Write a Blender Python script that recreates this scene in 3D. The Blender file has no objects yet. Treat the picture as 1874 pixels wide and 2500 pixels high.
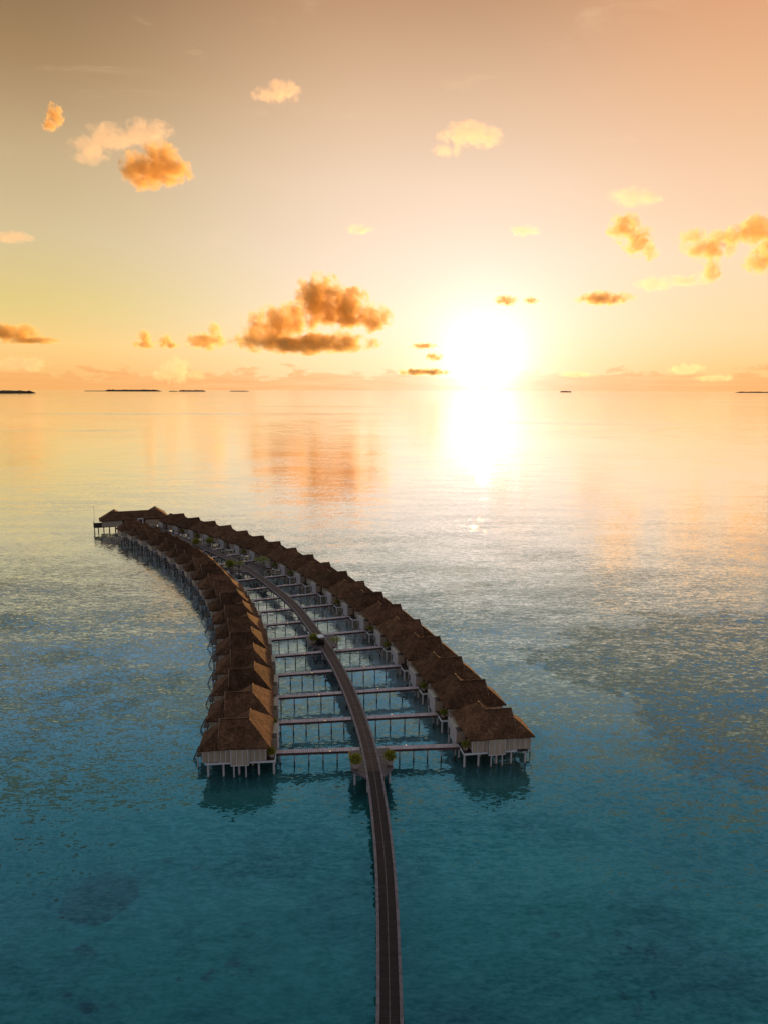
import bpy, bmesh, math, random
from mathutils import Vector, Matrix, noise as mnoise

random.seed(7)
C = bpy.context.scene.collection
S = bpy.context.scene
rad = math.radians

# ------------------------------------------------------------------ camera
FPX = 1878.0            # focal length in photo pixels (1874 x 2500)
CAM_H = 58.0
PITCH = math.atan((1250 - 953) / FPX)
cd = bpy.data.cameras.new('camera')
cam = bpy.data.objects.new('camera', cd)
C.objects.link(cam)
cd.sensor_fit = 'VERTICAL'
cd.sensor_height = 36.0
cd.lens = 36.0 * FPX / 2500.0
cd.clip_start = 1.0
cd.clip_end = 400000.0
cam.matrix_world = (Matrix.Translation((0, 0, CAM_H)) @ Matrix.Rotation(rad(90) - PITCH, 4, 'X')
                    @ Matrix.Rotation(rad(0.15), 4, 'Z'))
S.camera = cam


def ray(px, py):
    a = (px - 937) / FPX
    b = (1250 - py) / FPX
    return Vector((a, math.cos(PITCH) + b * math.sin(PITCH), -math.sin(PITCH) + b * math.cos(PITCH)))


def at_z(px, py, z):
    d = ray(px, py)
    t = (z - CAM_H) / d.z
    return Vector((d.x * t, d.y * t, z))


def at_y(px, py, y):
    d = ray(px, py)
    t = y / d.y
    return Vector((d.x * t, y, CAM_H + d.z * t))


# ------------------------------------------------------------------ helpers
def srgb(r, g, b):
    f = lambda c: (c / 255 / 12.92) if c / 255 <= 0.04045 else ((c / 255 + 0.055) / 1.055) ** 2.4
    return (f(r), f(g), f(b), 1.0)


def tag(o, label=None, cat=None, group=None, kind=None):
    if label: o['label'] = label
    if cat: o['category'] = cat
    if group: o['group'] = group
    if kind: o['kind'] = kind
    return o


def empty(name, loc, rz=0.0):
    o = bpy.data.objects.new(name, None)
    C.objects.link(o)
    o.empty_display_size = 0.5
    o.location = loc
    o.rotation_euler = (0, 0, rz)
    return o


def copy_tree(o, parent=None):
    c = o.copy()
    C.objects.link(c)
    c.parent = parent
    for ch in list(o.children):
        copy_tree(ch, c)
    return c


class MB:
    """collects shapes that belong to ONE mesh"""
    def __init__(self, flip=False):
        self.bm = bmesh.new()
        self.sx = -1 if flip else 1

    def v(self, x, y, z):
        return self.bm.verts.new((self.sx * x, y, z))

    def poly(self, pts):
        return self.bm.faces.new([self.v(*p) for p in pts])

    def box(self, x0, x1, y0, y1, z0, z1):
        return self.prism([(x0, y0), (x1, y0), (x1, y1), (x0, y1)], z0, z1)

    def prism(self, pts, z0, z1):
        lo = [self.v(x, y, z0) for x, y in pts]
        hi = [self.v(x, y, z1) for x, y in pts]
        n = len(pts)
        self.bm.faces.new(list(reversed(lo)))
        self.bm.faces.new(hi)
        for i in range(n):
            j = (i + 1) % n
            self.bm.faces.new([lo[i], lo[j], hi[j], hi[i]])
        return self

    def tube(self, pts, r, n=8, r1=None):
        """tapered tube through pts"""
        rings = []
        m = len(pts)
        for i, p in enumerate(pts):
            p = Vector(p)
            a = Vector(pts[max(i - 1, 0)])
            b = Vector(pts[min(i + 1, m - 1)])
            d = (b - a).normalized()
            u = d.orthogonal().normalized()
            w = d.cross(u)
            rr = r if r1 is None else r + (r1 - r) * i / max(1, m - 1)
            rings.append([self.v(*(p + rr * (math.cos(k * 2 * math.pi / n) * u + math.sin(k * 2 * math.pi / n) * w)))
                          for k in range(n)])
        for a, b in zip(rings, rings[1:]):
            for k in range(n):
                self.bm.faces.new([a[k], a[(k + 1) % n], b[(k + 1) % n], b[k]])
        self.bm.faces.new(list(reversed(rings[0])))
        self.bm.faces.new(rings[-1])
        return self

    def lathe(self, prof, cx=0, cy=0, n=16):
        rings = [[self.v(cx + r * math.cos(k * 2 * math.pi / n), cy + r * math.sin(k * 2 * math.pi / n), z)
                  for k in range(n)] for r, z in prof]
        for a, b in zip(rings, rings[1:]):
            for k in range(n):
                self.bm.faces.new([a[k], a[(k + 1) % n], b[(k + 1) % n], b[k]])
        self.bm.faces.new(list(reversed(rings[0])))
        self.bm.faces.new(rings[-1])
        return self

    def mesh(self, name, mat, smooth=False, recalc=True):
        if recalc:
            bmesh.ops.recalc_face_normals(self.bm, faces=self.bm.faces[:])
        me = bpy.data.meshes.new(name)
        self.bm.to_mesh(me)
        self.bm.free()
        if mat: me.materials.append(mat)
        if smooth:
            for p in me.polygons: p.use_smooth = True
        return me

    def build(self, name, mat, parent=None, smooth=False, recalc=True):
        o = bpy.data.objects.new(name, self.mesh(name, mat, smooth, recalc))
        C.objects.link(o)
        o.parent = parent
        return o


# ------------------------------------------------------------------ materials
class NT:
    def __init__(self, tree):
        self.t = tree
        self.n = tree.nodes
        self.l = tree.links

    def new(self, typ, **kw):
        n = self.n.new(typ)
        for k, v in kw.items():
            setattr(n, k, v)
        return n

    def link(self, a, b):
        self.l.new(a, b)

    def setin(self, node, idx, v):
        s = node.inputs[idx]
        if hasattr(v, 'is_output'):
            self.l.new(v, s)
        else:
            s.default_value = v

    def math(self, op, a, b=None, c=None, clamp=False):
        n = self.new('ShaderNodeMath', operation=op, use_clamp=clamp)
        self.setin(n, 0, a)
        if b is not None: self.setin(n, 1, b)
        if c is not None: self.setin(n, 2, c)
        return n.outputs[0]

    def vmath(self, op, a, b=None):
        n = self.new('ShaderNodeVectorMath', operation=op)
        self.setin(n, 0, a)
        if b is not None: self.setin(n, 1, b)
        return n

    def noise(self, vec, scale, detail=3, rough=0.5, dist=0.0):
        n = self.new('ShaderNodeTexNoise')
        if vec is not None: self.link(vec, n.inputs['Vector'])
        n.inputs['Scale'].default_value = scale
        n.inputs['Detail'].default_value = detail
        n.inputs['Roughness'].default_value = rough
        n.inputs['Distortion'].default_value = dist
        return n.outputs['Fac']

    def mapping(self, vec, scale=(1, 1, 1), rot=(0, 0, 0), loc=(0, 0, 0)):
        n = self.new('ShaderNodeMapping')
        self.link(vec, n.inputs['Vector'])
        n.inputs['Scale'].default_value = scale
        n.inputs['Rotation'].default_value = rot
        n.inputs['Location'].default_value = loc
        return n.outputs[0]

    def smooth(self, v, a, b, lo=0.0, hi=1.0):
        n = self.new('ShaderNodeMapRange', interpolation_type='SMOOTHSTEP')
        self.setin(n, 0, v)
        self.setin(n, 1, a); self.setin(n, 2, b); self.setin(n, 3, lo); self.setin(n, 4, hi)
        return n.outputs[0]

    def mixc(self, fac, a, b, blend='MIX'):
        n = self.new('ShaderNodeMix', data_type='RGBA', blend_type=blend)
        self.setin(n, 0, fac)
        self.setin(n, 6, a)
        self.setin(n, 7, b)
        return n.outputs[2]

    def ramp(self, fac, stops):
        n = self.new('ShaderNodeValToRGB')
        self.setin(n, 0, fac)
        cr = n.color_ramp
        while len(cr.elements) > 1:
            cr.elements.remove(cr.elements[-1])
        cr.elements[0].position = stops[0][0]
        cr.elements[0].color = stops[0][1]
        for p, c in stops[1:]:
            e = cr.elements.new(p)
            e.color = c
        return n.outputs[0]


def material(name):
    m = bpy.data.materials.new(name)
    m.use_nodes = True
    nt = NT(m.node_tree)
    bsdf = m.node_tree.nodes['Principled BSDF']
    return m, nt, bsdf


def pos_of(nt):
    return nt.new('ShaderNodeNewGeometry').outputs['Position']


def obj_of(nt):
    return nt.new('ShaderNodeTexCoord').outputs['Object']


def rough_mat(name, c1, c2, scale, rough=0.85, stretch=(1, 1, 1), bump=0.0, bscale=None, vary=0.0, spec=0.3):
    m, nt, b = material(name)
    p = nt.mapping(obj_of(nt), scale=stretch)
    f = nt.noise(p, scale, 5, 0.6)
    f = nt.smooth(f, 0.3, 0.7)
    col = nt.mixc(f, (*c1, 1), (*c2, 1))
    if vary:
        oi = nt.new('ShaderNodeObjectInfo').outputs['Random']
        v = nt.math('MULTIPLY_ADD', oi, vary * 2, 1 - vary)
        hs = nt.new('ShaderNodeHueSaturation')
        nt.link(col, hs.inputs['Color'])
        nt.link(v, hs.inputs['Value'])
        col = hs.outputs[0]
    nt.link(col, b.inputs['Base Color'])
    b.inputs['Roughness'].default_value = rough
    b.inputs['Specular IOR Level'].default_value = spec
    if bump:
        bn = nt.new('ShaderNodeBump')
        bn.inputs['Strength'].default_value = 1.0
        bn.inputs['Distance'].default_value = bump
        nt.link(nt.noise(p, bscale or scale * 2, 5, 0.65), bn.inputs['Height'])
        nt.link(bn.outputs[0], b.inputs['Normal'])
    return m


M = {}
M['thatch'] = None


def thatch_mat():
    m, nt, b = material('thatch')
    o = obj_of(nt)
    rv = nt.new('ShaderNodeObjectInfo').outputs['Random']
    o = nt.vmath('ADD', o, nt.math('MULTIPLY', rv, 93.0)).outputs[0]
    fine = nt.noise(nt.mapping(o, scale=(9, 9, 2.2)), 1.6, 6, 0.7)
    big = nt.noise(o, 0.55, 4, 0.6)
    pt = nt.noise(o, 2.6, 3, 0.55)
    f = nt.math('ADD', nt.math('MULTIPLY', fine, 0.55), nt.math('MULTIPLY', pt, 0.45))
    col = nt.ramp(f, [(0.30, (0.032, 0.014, 0.008, 1)), (0.5, (0.115, 0.056, 0.029, 1)), (0.72, (0.29, 0.152, 0.074, 1))])
    oi = nt.new('ShaderNodeObjectInfo').outputs['Random']
    v = nt.math('MULTIPLY', nt.math('MULTIPLY_ADD', oi, 0.6, 0.7), nt.smooth(big, 0.3, 0.7, 0.65, 1.3))
    hs = nt.new('ShaderNodeHueSaturation')
    nt.link(col, hs.inputs['Color']); nt.link(v, hs.inputs['Value'])
    nt.link(hs.outputs[0], b.inputs['Base Color'])
    b.inputs['Roughness'].default_value = 0.95
    b.inputs['Specular IOR Level'].default_value = 0.1
    bn = nt.new('ShaderNodeBump')
    bn.inputs['Strength'].default_value = 0.9
    bn.inputs['Distance'].default_value = 0.10
    nt.link(f, bn.inputs['Height'])
    nt.link(bn.outputs[0], b.inputs['Normal'])
    return m


M['thatch'] = thatch_mat()
M['ridge'] = rough_mat('ridge_thatch', (0.075, 0.042, 0.024), (0.14, 0.08, 0.045), 3, 0.9, bump=0.05)
M['lit_verge'] = rough_mat('lit_verge_thatch', (0.20, 0.125, 0.075), (0.34, 0.23, 0.14), 3, 0.9)  # thatch edge colour made pale to read as a lit rim
M['panel'] = rough_mat('wall_panel', (0.42, 0.33, 0.225), (0.54, 0.43, 0.31), 1.3, 0.75, (2, 2, 0.5), vary=0.08)
M['white'] = rough_mat('white_paint', (0.66, 0.65, 0.63), (0.80, 0.79, 0.77), 0.8, 0.6)
M['lattice'] = rough_mat('pale_screen', (0.46, 0.42, 0.41), (0.60, 0.56, 0.54), 2.0, 0.7, (1, 6, 1))
M['dark_wood'] = rough_mat('dark_wood', (0.030, 0.020, 0.016), (0.075, 0.050, 0.038), 2.0, 0.7)
M['pot'] = rough_mat('pale_pot', (0.34, 0.28, 0.24), (0.50, 0.43, 0.37), 3.0, 0.8)


def stilt_mat(name, top, wet, z0, z1):
    m, nt, b = material(name)
    p = pos_of(nt)
    sep = nt.new('ShaderNodeSeparateXYZ'); nt.link(p, sep.inputs[0])
    n = nt.noise(p, 1.7, 4, 0.6)
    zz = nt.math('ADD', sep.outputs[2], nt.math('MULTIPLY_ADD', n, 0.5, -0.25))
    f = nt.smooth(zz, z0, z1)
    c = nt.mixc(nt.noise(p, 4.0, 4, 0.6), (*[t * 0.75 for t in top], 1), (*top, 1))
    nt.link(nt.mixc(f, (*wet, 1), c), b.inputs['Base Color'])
    b.inputs['Roughness'].default_value = 0.8
    return m


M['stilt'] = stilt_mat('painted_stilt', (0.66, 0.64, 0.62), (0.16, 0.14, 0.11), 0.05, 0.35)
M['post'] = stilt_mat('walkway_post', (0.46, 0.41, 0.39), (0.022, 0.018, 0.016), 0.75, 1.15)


def plank_mat(name, ca, cb, scale, axis='generic'):
    """boards laid across; UV x runs along the walk in metres, y across"""
    m, nt, b = material(name)
    uv = nt.new('ShaderNodeUVMap').outputs[0]
    sep = nt.new('ShaderNodeSeparateXYZ'); nt.link(uv, sep.inputs[0])
    along = nt.math('MULTIPLY', sep.outputs[0], scale)
    cell = nt.math('FLOOR', along)
    wn = nt.new('ShaderNodeTexWhiteNoise', noise_dimensions='1D')
    nt.link(cell, wn.inputs['W'])
    fr = nt.math('FRACT', along)
    gap = nt.math('LESS_THAN', nt.math('ABSOLUTE', nt.math('SUBTRACT', fr, 0.5)), 0.44)
    p = pos_of(nt)
    st = nt.noise(p, 0.9, 5, 0.65)
    f = nt.math('ADD', nt.math('MULTIPLY', wn.outputs['Value'], 0.55), nt.math('MULTIPLY', nt.smooth(st, 0.3, 0.7), 0.45))
    col = nt.mixc(f, (*ca, 1), (*cb, 1))
    col = nt.mixc(gap, (*[c * 0.35 for c in ca], 1), col)
    nt.link(col, b.inputs['Base Color'])
    b.inputs['Roughness'].default_value = 0.7
    b.inputs['Specular IOR Level'].default_value = 0.2
    bn = nt.new('ShaderNodeBump'); bn.inputs['Distance'].default_value = 0.02
    nt.link(nt.math('ADD', gap, nt.math('MULTIPLY', st, 0.6)), bn.inputs['Height'])
    nt.link(bn.outputs[0], b.inputs['Normal'])
    return m


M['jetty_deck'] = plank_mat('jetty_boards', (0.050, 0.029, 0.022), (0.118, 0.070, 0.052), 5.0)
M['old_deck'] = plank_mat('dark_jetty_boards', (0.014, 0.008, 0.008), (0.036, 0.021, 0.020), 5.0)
M['walk_deck'] = plank_mat('walkway_boards', (0.42, 0.31, 0.30), (0.66, 0.52, 0.50), 3.2)
M['kerb'] = rough_mat('kerb_wood', (0.11, 0.085, 0.09), (0.21, 0.17, 0.175), 1.5, 0.6, bump=0.01)
M['walk_edge'] = rough_mat('worn_board', (0.06, 0.042, 0.04), (0.13, 0.095, 0.09), 1.5, 0.6)
M['fascia'] = rough_mat('fascia_wood', (0.07, 0.035, 0.03), (0.14, 0.075, 0.06), 1.5, 0.75)


def leaf_mat(name, c1, c2):
    m, nt, b = material(name)
    n = nt.noise(pos_of(nt), 3.0, 3, 0.6)
    rnd = nt.new('ShaderNodeNewGeometry').outputs['Random Per Island']
    f = nt.math('ADD', nt.math('MULTIPLY', n, 0.4), nt.math('MULTIPLY', rnd, 0.6))
    col = nt.mixc(f, (*c1, 1), (*c2, 1))
    nt.link(col, b.inputs['Base Color'])
    b.inputs['Roughness'].default_value = 0.55
    tr = nt.new('ShaderNodeBsdfTranslucent')
    nt.link(col, tr.inputs['Color'])
    mx = nt.new('ShaderNodeMixShader'); mx.inputs[0].default_value = 0.3
    nt.link(b.outputs[0], mx.inputs[1]); nt.link(tr.outputs[0], mx.inputs[2])
    nt.link(mx.outputs[0], nt.n['Material Output'].inputs['Surface'])
    return m


M['leaf'] = leaf_mat('bush_leaf', (0.14, 0.16, 0.02), (0.50, 0.47, 0.07))
M['palm'] = leaf_mat('palm_leaf', (0.16, 0.19, 0.025), (0.46, 0.44, 0.08))
M['island'] = rough_mat('island_trees', (0.06, 0.038, 0.018), (0.12, 0.075, 0.032), 0.01, 0.9)
M['yellow'] = rough_mat('yellow_float', (0.60, 0.30, 0.02), (0.70, 0.40, 0.04), 2, 0.5)
M['black'] = rough_mat('black_rubber', (0.012, 0.012, 0.012), (0.025, 0.024, 0.024), 4, 0.6)

mm, nt, b = material('lamp_glass')
b.inputs['Base Color'].default_value = (0.8, 0.7, 0.5, 1)
b.inputs['Emission Color'].default_value = (1.0, 0.62, 0.25, 1)
b.inputs['Emission Strength'].default_value = 0.9
M['lamp'] = mm

# ------------------------------------------------------------------ sun and sky
SUN_PX = (1045 * 1874 / 1658, 781 * 1874 / 1658)
sd = ray(*SUN_PX).normalized()
SUN_AZ = math.atan2(sd.x, sd.y)
SUN_EL = math.asin(sd.z)
sl = bpy.data.lights.new('sun', 'SUN')
sl.energy = 5.0
sl.angle = rad(0.5)
sl.color = (1.0, 0.52, 0.16)
so = bpy.data.objects.new('sun', sl)
C.objects.link(so)
so.rotation_euler = (-sd).to_track_quat('-Z', 'Y').to_euler()
so.location = (60, 300, 80)

W = bpy.data.worlds.new('World')
S.world = W
W.use_nodes = True
nt = NT(W.node_tree)
bg = nt.n['Background']
dirv = nt.new('ShaderNodeTexCoord').outputs['Generated']
nrm = nt.vmath('NORMALIZE', dirv).outputs[0]
sep = nt.new('ShaderNodeSeparateXYZ'); nt.link(nrm, sep.inputs[0])
el = nt.math('DIVIDE', nt.math('ARCSINE', sep.outputs[2]), math.pi / 2)      # -1..1 (90 deg)
az = nt.math('ARCTAN2', sep.outputs[0], sep.outputs[1])                     # radians, 0 = +Y
e = lambda d: max(0.0, math.sqrt(max(d, 0) / 90.0))                         # ramp coordinate
elc = nt.math('SQRT', nt.math('MAXIMUM', el, 0.0))
left = nt.ramp(elc, [(0, srgb(248, 188, 112)), (e(1.2), srgb(250, 192, 115)), (e(3), srgb(250, 208, 132)), (e(6), srgb(226, 203, 132)),
                     (e(10), srgb(214, 193, 148)), (e(15), srgb(198, 172, 130)), (e(20), srgb(166, 134, 94)), (e(25.5), srgb(134, 104, 74)),
                     (e(28), srgb(214, 225, 238)), (e(42), srgb(204, 217, 232)), (e(60), srgb(128, 146, 162)), (1, srgb(98, 116, 134))])
mid = nt.ramp(elc, [(0, srgb(255, 205, 140)), (e(2), srgb(255, 222, 165)), (e(5), srgb(248, 226, 190)), (e(9), srgb(241, 218, 190)),
                    (e(14), srgb(233, 206, 175)), (e(19), srgb(219, 183, 147)), (e(25), srgb(188, 145, 107)),
                    (e(28), srgb(222, 227, 236)), (e(42), srgb(204, 217, 232)), (e(60), srgb(128, 146, 162)), (1, srgb(98, 116, 134))])
right = nt.ramp(elc, [(0, srgb(255, 190, 108)), (e(1.5), srgb(255, 202, 128)), (e(4), srgb(255, 215, 158)), (e(9), srgb(250, 216, 178)),
                      (e(14), srgb(242, 200, 160)), (e(19), srgb(232, 180, 136)), (e(26), srgb(215, 152, 108)),
                      (e(28.5), srgb(218, 223, 235)), (e(42), srgb(204, 217, 232)), (e(60), srgb(128, 146, 162)), (1, srgb(98, 116, 134))])
back = nt.ramp(elc, [(0, srgb(138, 124, 127)), (e(6), srgb(148, 132, 134)), (e(15), srgb(140, 133, 142)), (e(35), srgb(110, 119, 134)),
                     (1, srgb(92, 108, 124))])
fl = nt.smooth(az, rad(-25), rad(0))
fr = nt.smooth(az, rad(5), rad(25))
c = nt.mixc(fl, left, mid)
c = nt.mixc(fr, c, right)
aa = nt.math('ABSOLUTE', nt.math('SUBTRACT', az, 0.05))
fb = nt.smooth(aa, rad(35), rad(110))
c = nt.mixc(fb, c, back)
# low haze bank of far cloud along the horizon (part of the sky)
cyl = nt.new('ShaderNodeCombineXYZ')
nt.link(nt.math('MULTIPLY', az, 57.3), cyl.inputs[0])
nt.link(nt.math('MULTIPLY', el, 90.0), cyl.inputs[1])
edeg = nt.math('MULTIPLY', el, 90.0)
bn1 = nt.noise(nt.mapping(cyl.outputs[0], scale=(0.33, 0.9, 1)), 1.0, 8, 0.6, 0.3)
top = nt.math('MULTIPLY_ADD', nt.math('SUBTRACT', bn1, 0.5), 4.6, 1.25)
bank = nt.smooth(nt.math('SUBTRACT', top, edeg), -0.10, 0.30)
st1 = nt.noise(nt.mapping(cyl.outputs[0], scale=(0.16, 2.2, 1)), 1.3, 6, 0.6)
bank = nt.math('MULTIPLY', bank, nt.smooth(st1, 0.25, 0.7, 0.35, 0.80))
c = nt.mixc(bank, c, srgb(247, 172, 100))
# faint cirrus wisps
wv = nt.noise(nt.mapping(cyl.outputs[0], scale=(0.10, 0.34, 1), rot=(0, 0, 0.15)), 1.0, 9, 0.62, 0.6)
wm = nt.math('MULTIPLY', nt.smooth(wv, 0.57, 0.78, 0, 0.30), nt.smooth(edeg, 3, 8))
wm = nt.math('MULTIPLY', wm, nt.smooth(edeg, 30, 24))
c = nt.mixc(wm, c, srgb(252, 214, 168))
# sun glow
dt = nt.vmath('DOT_PRODUCT', nrm, tuple(sd)).outputs['Value']
th = nt.math('MULTIPLY', nt.math('ARCCOSINE', nt.math('MINIMUM', dt, 1.0)), 57.2958)


def glow(amp, width, power, col):
    g = nt.math('POWER', nt.math('DIVIDE', th, width), power)
    g = nt.math('MULTIPLY', nt.math('EXPONENT', nt.math('MULTIPLY', g, -1.0)), amp)
    v = nt.vmath('SCALE', col)
    nt.link(g, v.inputs['Scale'])
    return v.outputs[0]


acc = c
for amp, w, p, col in [(20.0, 0.6, 3, (1, 0.85, 0.6)), (2.2, 2.0, 1.2, (1.0, 0.82, 0.68)), (0.36, 7.5, 1.25, (1.0, 0.66, 0.80)),
                       (0.09, 20.0, 1.6, (1.0, 0.78, 0.80))]:
    acc = nt.vmath('ADD', acc, glow(amp, w, p, col)).outputs[0]
sky = nt.new('ShaderNodeTexSky', sky_type='NISHITA')
sky.sun_disc = False
sky.sun_elevation = SUN_EL
sky.sun_rotation = SUN_AZ
sky.air_density = 1.0
sky.dust_density = 2.0
v = nt.vmath('SCALE', sky.outputs[0]); v.inputs['Scale'].default_value = 0.004
acc = nt.vmath('ADD', acc, v.outputs[0]).outputs[0]
nt.link(acc, bg.inputs['Color'])
bg.inputs['Strength'].default_value = 1.0

# ------------------------------------------------------------------ water
def water_mat():
    m, nt, b = material('sea_water')
    p = pos_of(nt)
    sep = nt.new('ShaderNodeSeparateXYZ'); nt.link(p, sep.inputs[0])
    # reef patches on the shallow bottom, seen through the water
    def blob(px, py, rx, ry, rot=0.0, amp=1.0):
        q = at_z(px, py, 0)
        mp = nt.vmath('SUBTRACT', p, tuple(q)).outputs[0]
        mp = nt.mapping(mp, rot=(0, 0, rot))
        mp = nt.vmath('MULTIPLY', mp, (1 / rx, 1 / ry, 0)).outputs[0]
        d = nt.vmath('LENGTH', mp).outputs['Value']
        return nt.math('MULTIPLY', nt.math('EXPONENT', nt.math('MULTIPLY', nt.math('MULTIPLY', d, d), -1.0)), amp)
    tot = None
    for a in REEF:
        g = blob(*a)
        tot = g if tot is None else nt.math('ADD', tot, g)
    rn = nt.noise(p, 0.055, 7, 0.62, 0.4)
    rn2 = nt.noise(p, 0.35, 4, 0.6)
    rr = nt.math('ADD', tot, nt.math('MULTIPLY', nt.math('SUBTRACT', rn, 0.5), 3.2))
    rr = nt.math('ADD', rr, nt.math('MULTIPLY', nt.math('SUBTRACT', rn2, 0.5), 1.3))
    reef = nt.smooth(rr, 0.48, 0.72)
    bign = nt.noise(nt.mapping(p, loc=(31, 5, 0)), 0.012, 4, 0.55)
    col = nt.mixc(nt.smooth(bign, 0.32, 0.68), (0.005, 0.052, 0.052, 1), (0.014, 0.130, 0.124, 1))
    sand_sheen = nt.smooth(sep.outputs[1], 92, 180)  # pale lagoon bed, its colour brightened to stand in for reflected sky
    col = nt.mixc(nt.math('MULTIPLY', sand_sheen, nt.smooth(bign, 0.25, 0.7, 0.75, 1.0)), col, (0.29, 0.40, 0.49, 1))
    med = nt.noise(p, 0.045, 5, 0.6)
    col = nt.mixc(nt.smooth(med, 0.47, 0.66, 0, 0.7), col, (0.004, 0.028, 0.034, 1))
    col = nt.mixc(nt.math('MULTIPLY', reef, 0.97), col, (0.005, 0.005, 0.007, 1))
    # waves: the surface slope is a bounded noise; wind ripples are stronger over the shallows than on the calm far sea
    def slope(rot, sc, seed):
        v = nt.mapping(p, scale=(sc[0], sc[1], 1), rot=(0, 0, rad(rot)), loc=(seed * 17.3, seed * 5.1, seed))
        return v
    def bounded(v, det, ro, dist, lo=0.30, hi=0.70):
        return nt.math('MULTIPLY_ADD', nt.smooth(nt.noise(v, 1.0, det, ro, dist), lo, hi), 2.0, -1.0)
    warp = nt.noise(p, 0.02, 3, 0.5)
    a1 = bounded(slope(14, (0.030, 0.085), 1), 3, 0.5, 0.5)          # swell
    a2 = bounded(slope(-20, (0.34, 0.85), 2), 3, 0.55, 0.6)          # wind waves
    a3 = bounded(slope(-10, (1.1, 2.3), 3), 3, 0.6, 0.4)            # ripples
    a4 = bounded(slope(24, (1.4, 1.6), 4), 3, 0.6, 0.4)
    a5 = bounded(slope(30, (0.4, 0.5), 5), 3, 0.55, 0.5)
    slick = nt.noise(nt.mapping(p, scale=(0.0030, 0.0065, 1), rot=(0, 0, rad(8))), 1.0, 6, 0.6, 0.6)
    k = nt.smooth(slick, 0.36, 0.62, 0.62, 1.12)
    line = nt.noise(nt.mapping(p, scale=(0.0007, 0.0042, 1), rot=(0, 0, rad(-5))), 1.0, 5, 0.6, 0.4)
    farsea = nt.smooth(sep.outputs[1], 600, 1100)
    k = nt.math('MULTIPLY', k, nt.math('ADD', 1.0, nt.math('MULTIPLY', farsea, nt.smooth(line, 0.57, 0.64, 0.0, 2.2))))
    amp = nt.math('DIVIDE', 21.0, nt.math('MAXIMUM', sep.outputs[1], 160.0))
    amp = nt.math('MULTIPLY', nt.math('MAXIMUM', amp, 0.046), k)
    # open, windier water west of the villas; calmer lee towards the sun path
    lee = nt.math('SUBTRACT', nt.math('MULTIPLY', sep.outputs[1], 0.13), sep.outputs[0])
    amp = nt.math('MULTIPLY', amp, nt.smooth(lee, 18, 75, 1.0, 1.22))
    east = nt.math('SUBTRACT', sep.outputs[0], nt.math('MULTIPLY', sep.outputs[1], 0.13))
    amp = nt.math('MULTIPLY', amp, nt.smooth(east, 30, 90, 1.0, 1.15))
    gust = nt.smooth(nt.noise(p, 0.016, 3, 0.5), 0.3, 0.7, 0.75, 1.15)
    amp = nt.math('MULTIPLY', amp, gust)
    sy = nt.math('ADD', nt.math('MULTIPLY', a1, 0.22), nt.math('ADD', nt.math('MULTIPLY', a2, 0.38), nt.math('MULTIPLY', a3, 0.46)))
    sx = nt.math('ADD', nt.math('MULTIPLY', a4, 0.40), nt.math('MULTIPLY', a5, 0.35))
    nv = nt.new('ShaderNodeCombineXYZ')
    nt.link(nt.math('MULTIPLY', sx, amp), nv.inputs[0])
    # ruffled water: the steeper faces look towards the jetty foot
    skew = nt.math('MULTIPLY', nt.math('MAXIMUM', nt.math('SUBTRACT', amp, 0.06), 0.0), 0.5)
    nt.link(nt.math('SUBTRACT', nt.math('MULTIPLY', sy, amp), skew), nv.inputs[1])
    nv.inputs[2].default_value = 1.0
    nvec = nt.vmath('NORMALIZE', nv.outputs[0]).outputs[0]
    nt.n.remove(b)
    fr = nt.new('ShaderNodeFresnel'); fr.inputs['IOR'].default_value = 1.333
    nt.link(nvec, fr.inputs['Normal'])
    # reflectance rises with the Fresnel angle, bluish when looking steeply down
    spec = nt.ramp(fr.outputs[0], [(0.02, (0.008, 0.028, 0.035, 1)), (0.06, (0.034, 0.105, 0.128, 1)), (0.13, (0.17, 0.33, 0.45, 1)),
                                   (0.30, (0.68, 0.79, 0.90, 1)), (0.5, (0.92, 0.93, 0.95, 1)), (1.0, (1, 1, 1, 1))])
    inv = nt.vmath('SUBTRACT', (1, 1, 1), spec).outputs[0]
    body = nt.vmath('MULTIPLY', col, inv).outputs[0]
    df = nt.new('ShaderNodeBsdfDiffuse'); nt.link(body, df.inputs['Color'])
    gl = nt.new('ShaderNodeBsdfAnisotropic', distribution='BECKMANN'); gl.inputs['Roughness'].default_value = 0.08
    nt.link(spec, gl.inputs['Color'])
    nt.link(nvec, gl.inputs['Normal'])
    mx = nt.new('ShaderNodeAddShader')
    nt.link(df.outputs[0], mx.inputs[0]); nt.link(gl.outputs[0], mx.inputs[1])
    nt.link(mx.outputs[0], nt.n['Material Output'].inputs['Surface'])
    return m


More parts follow.
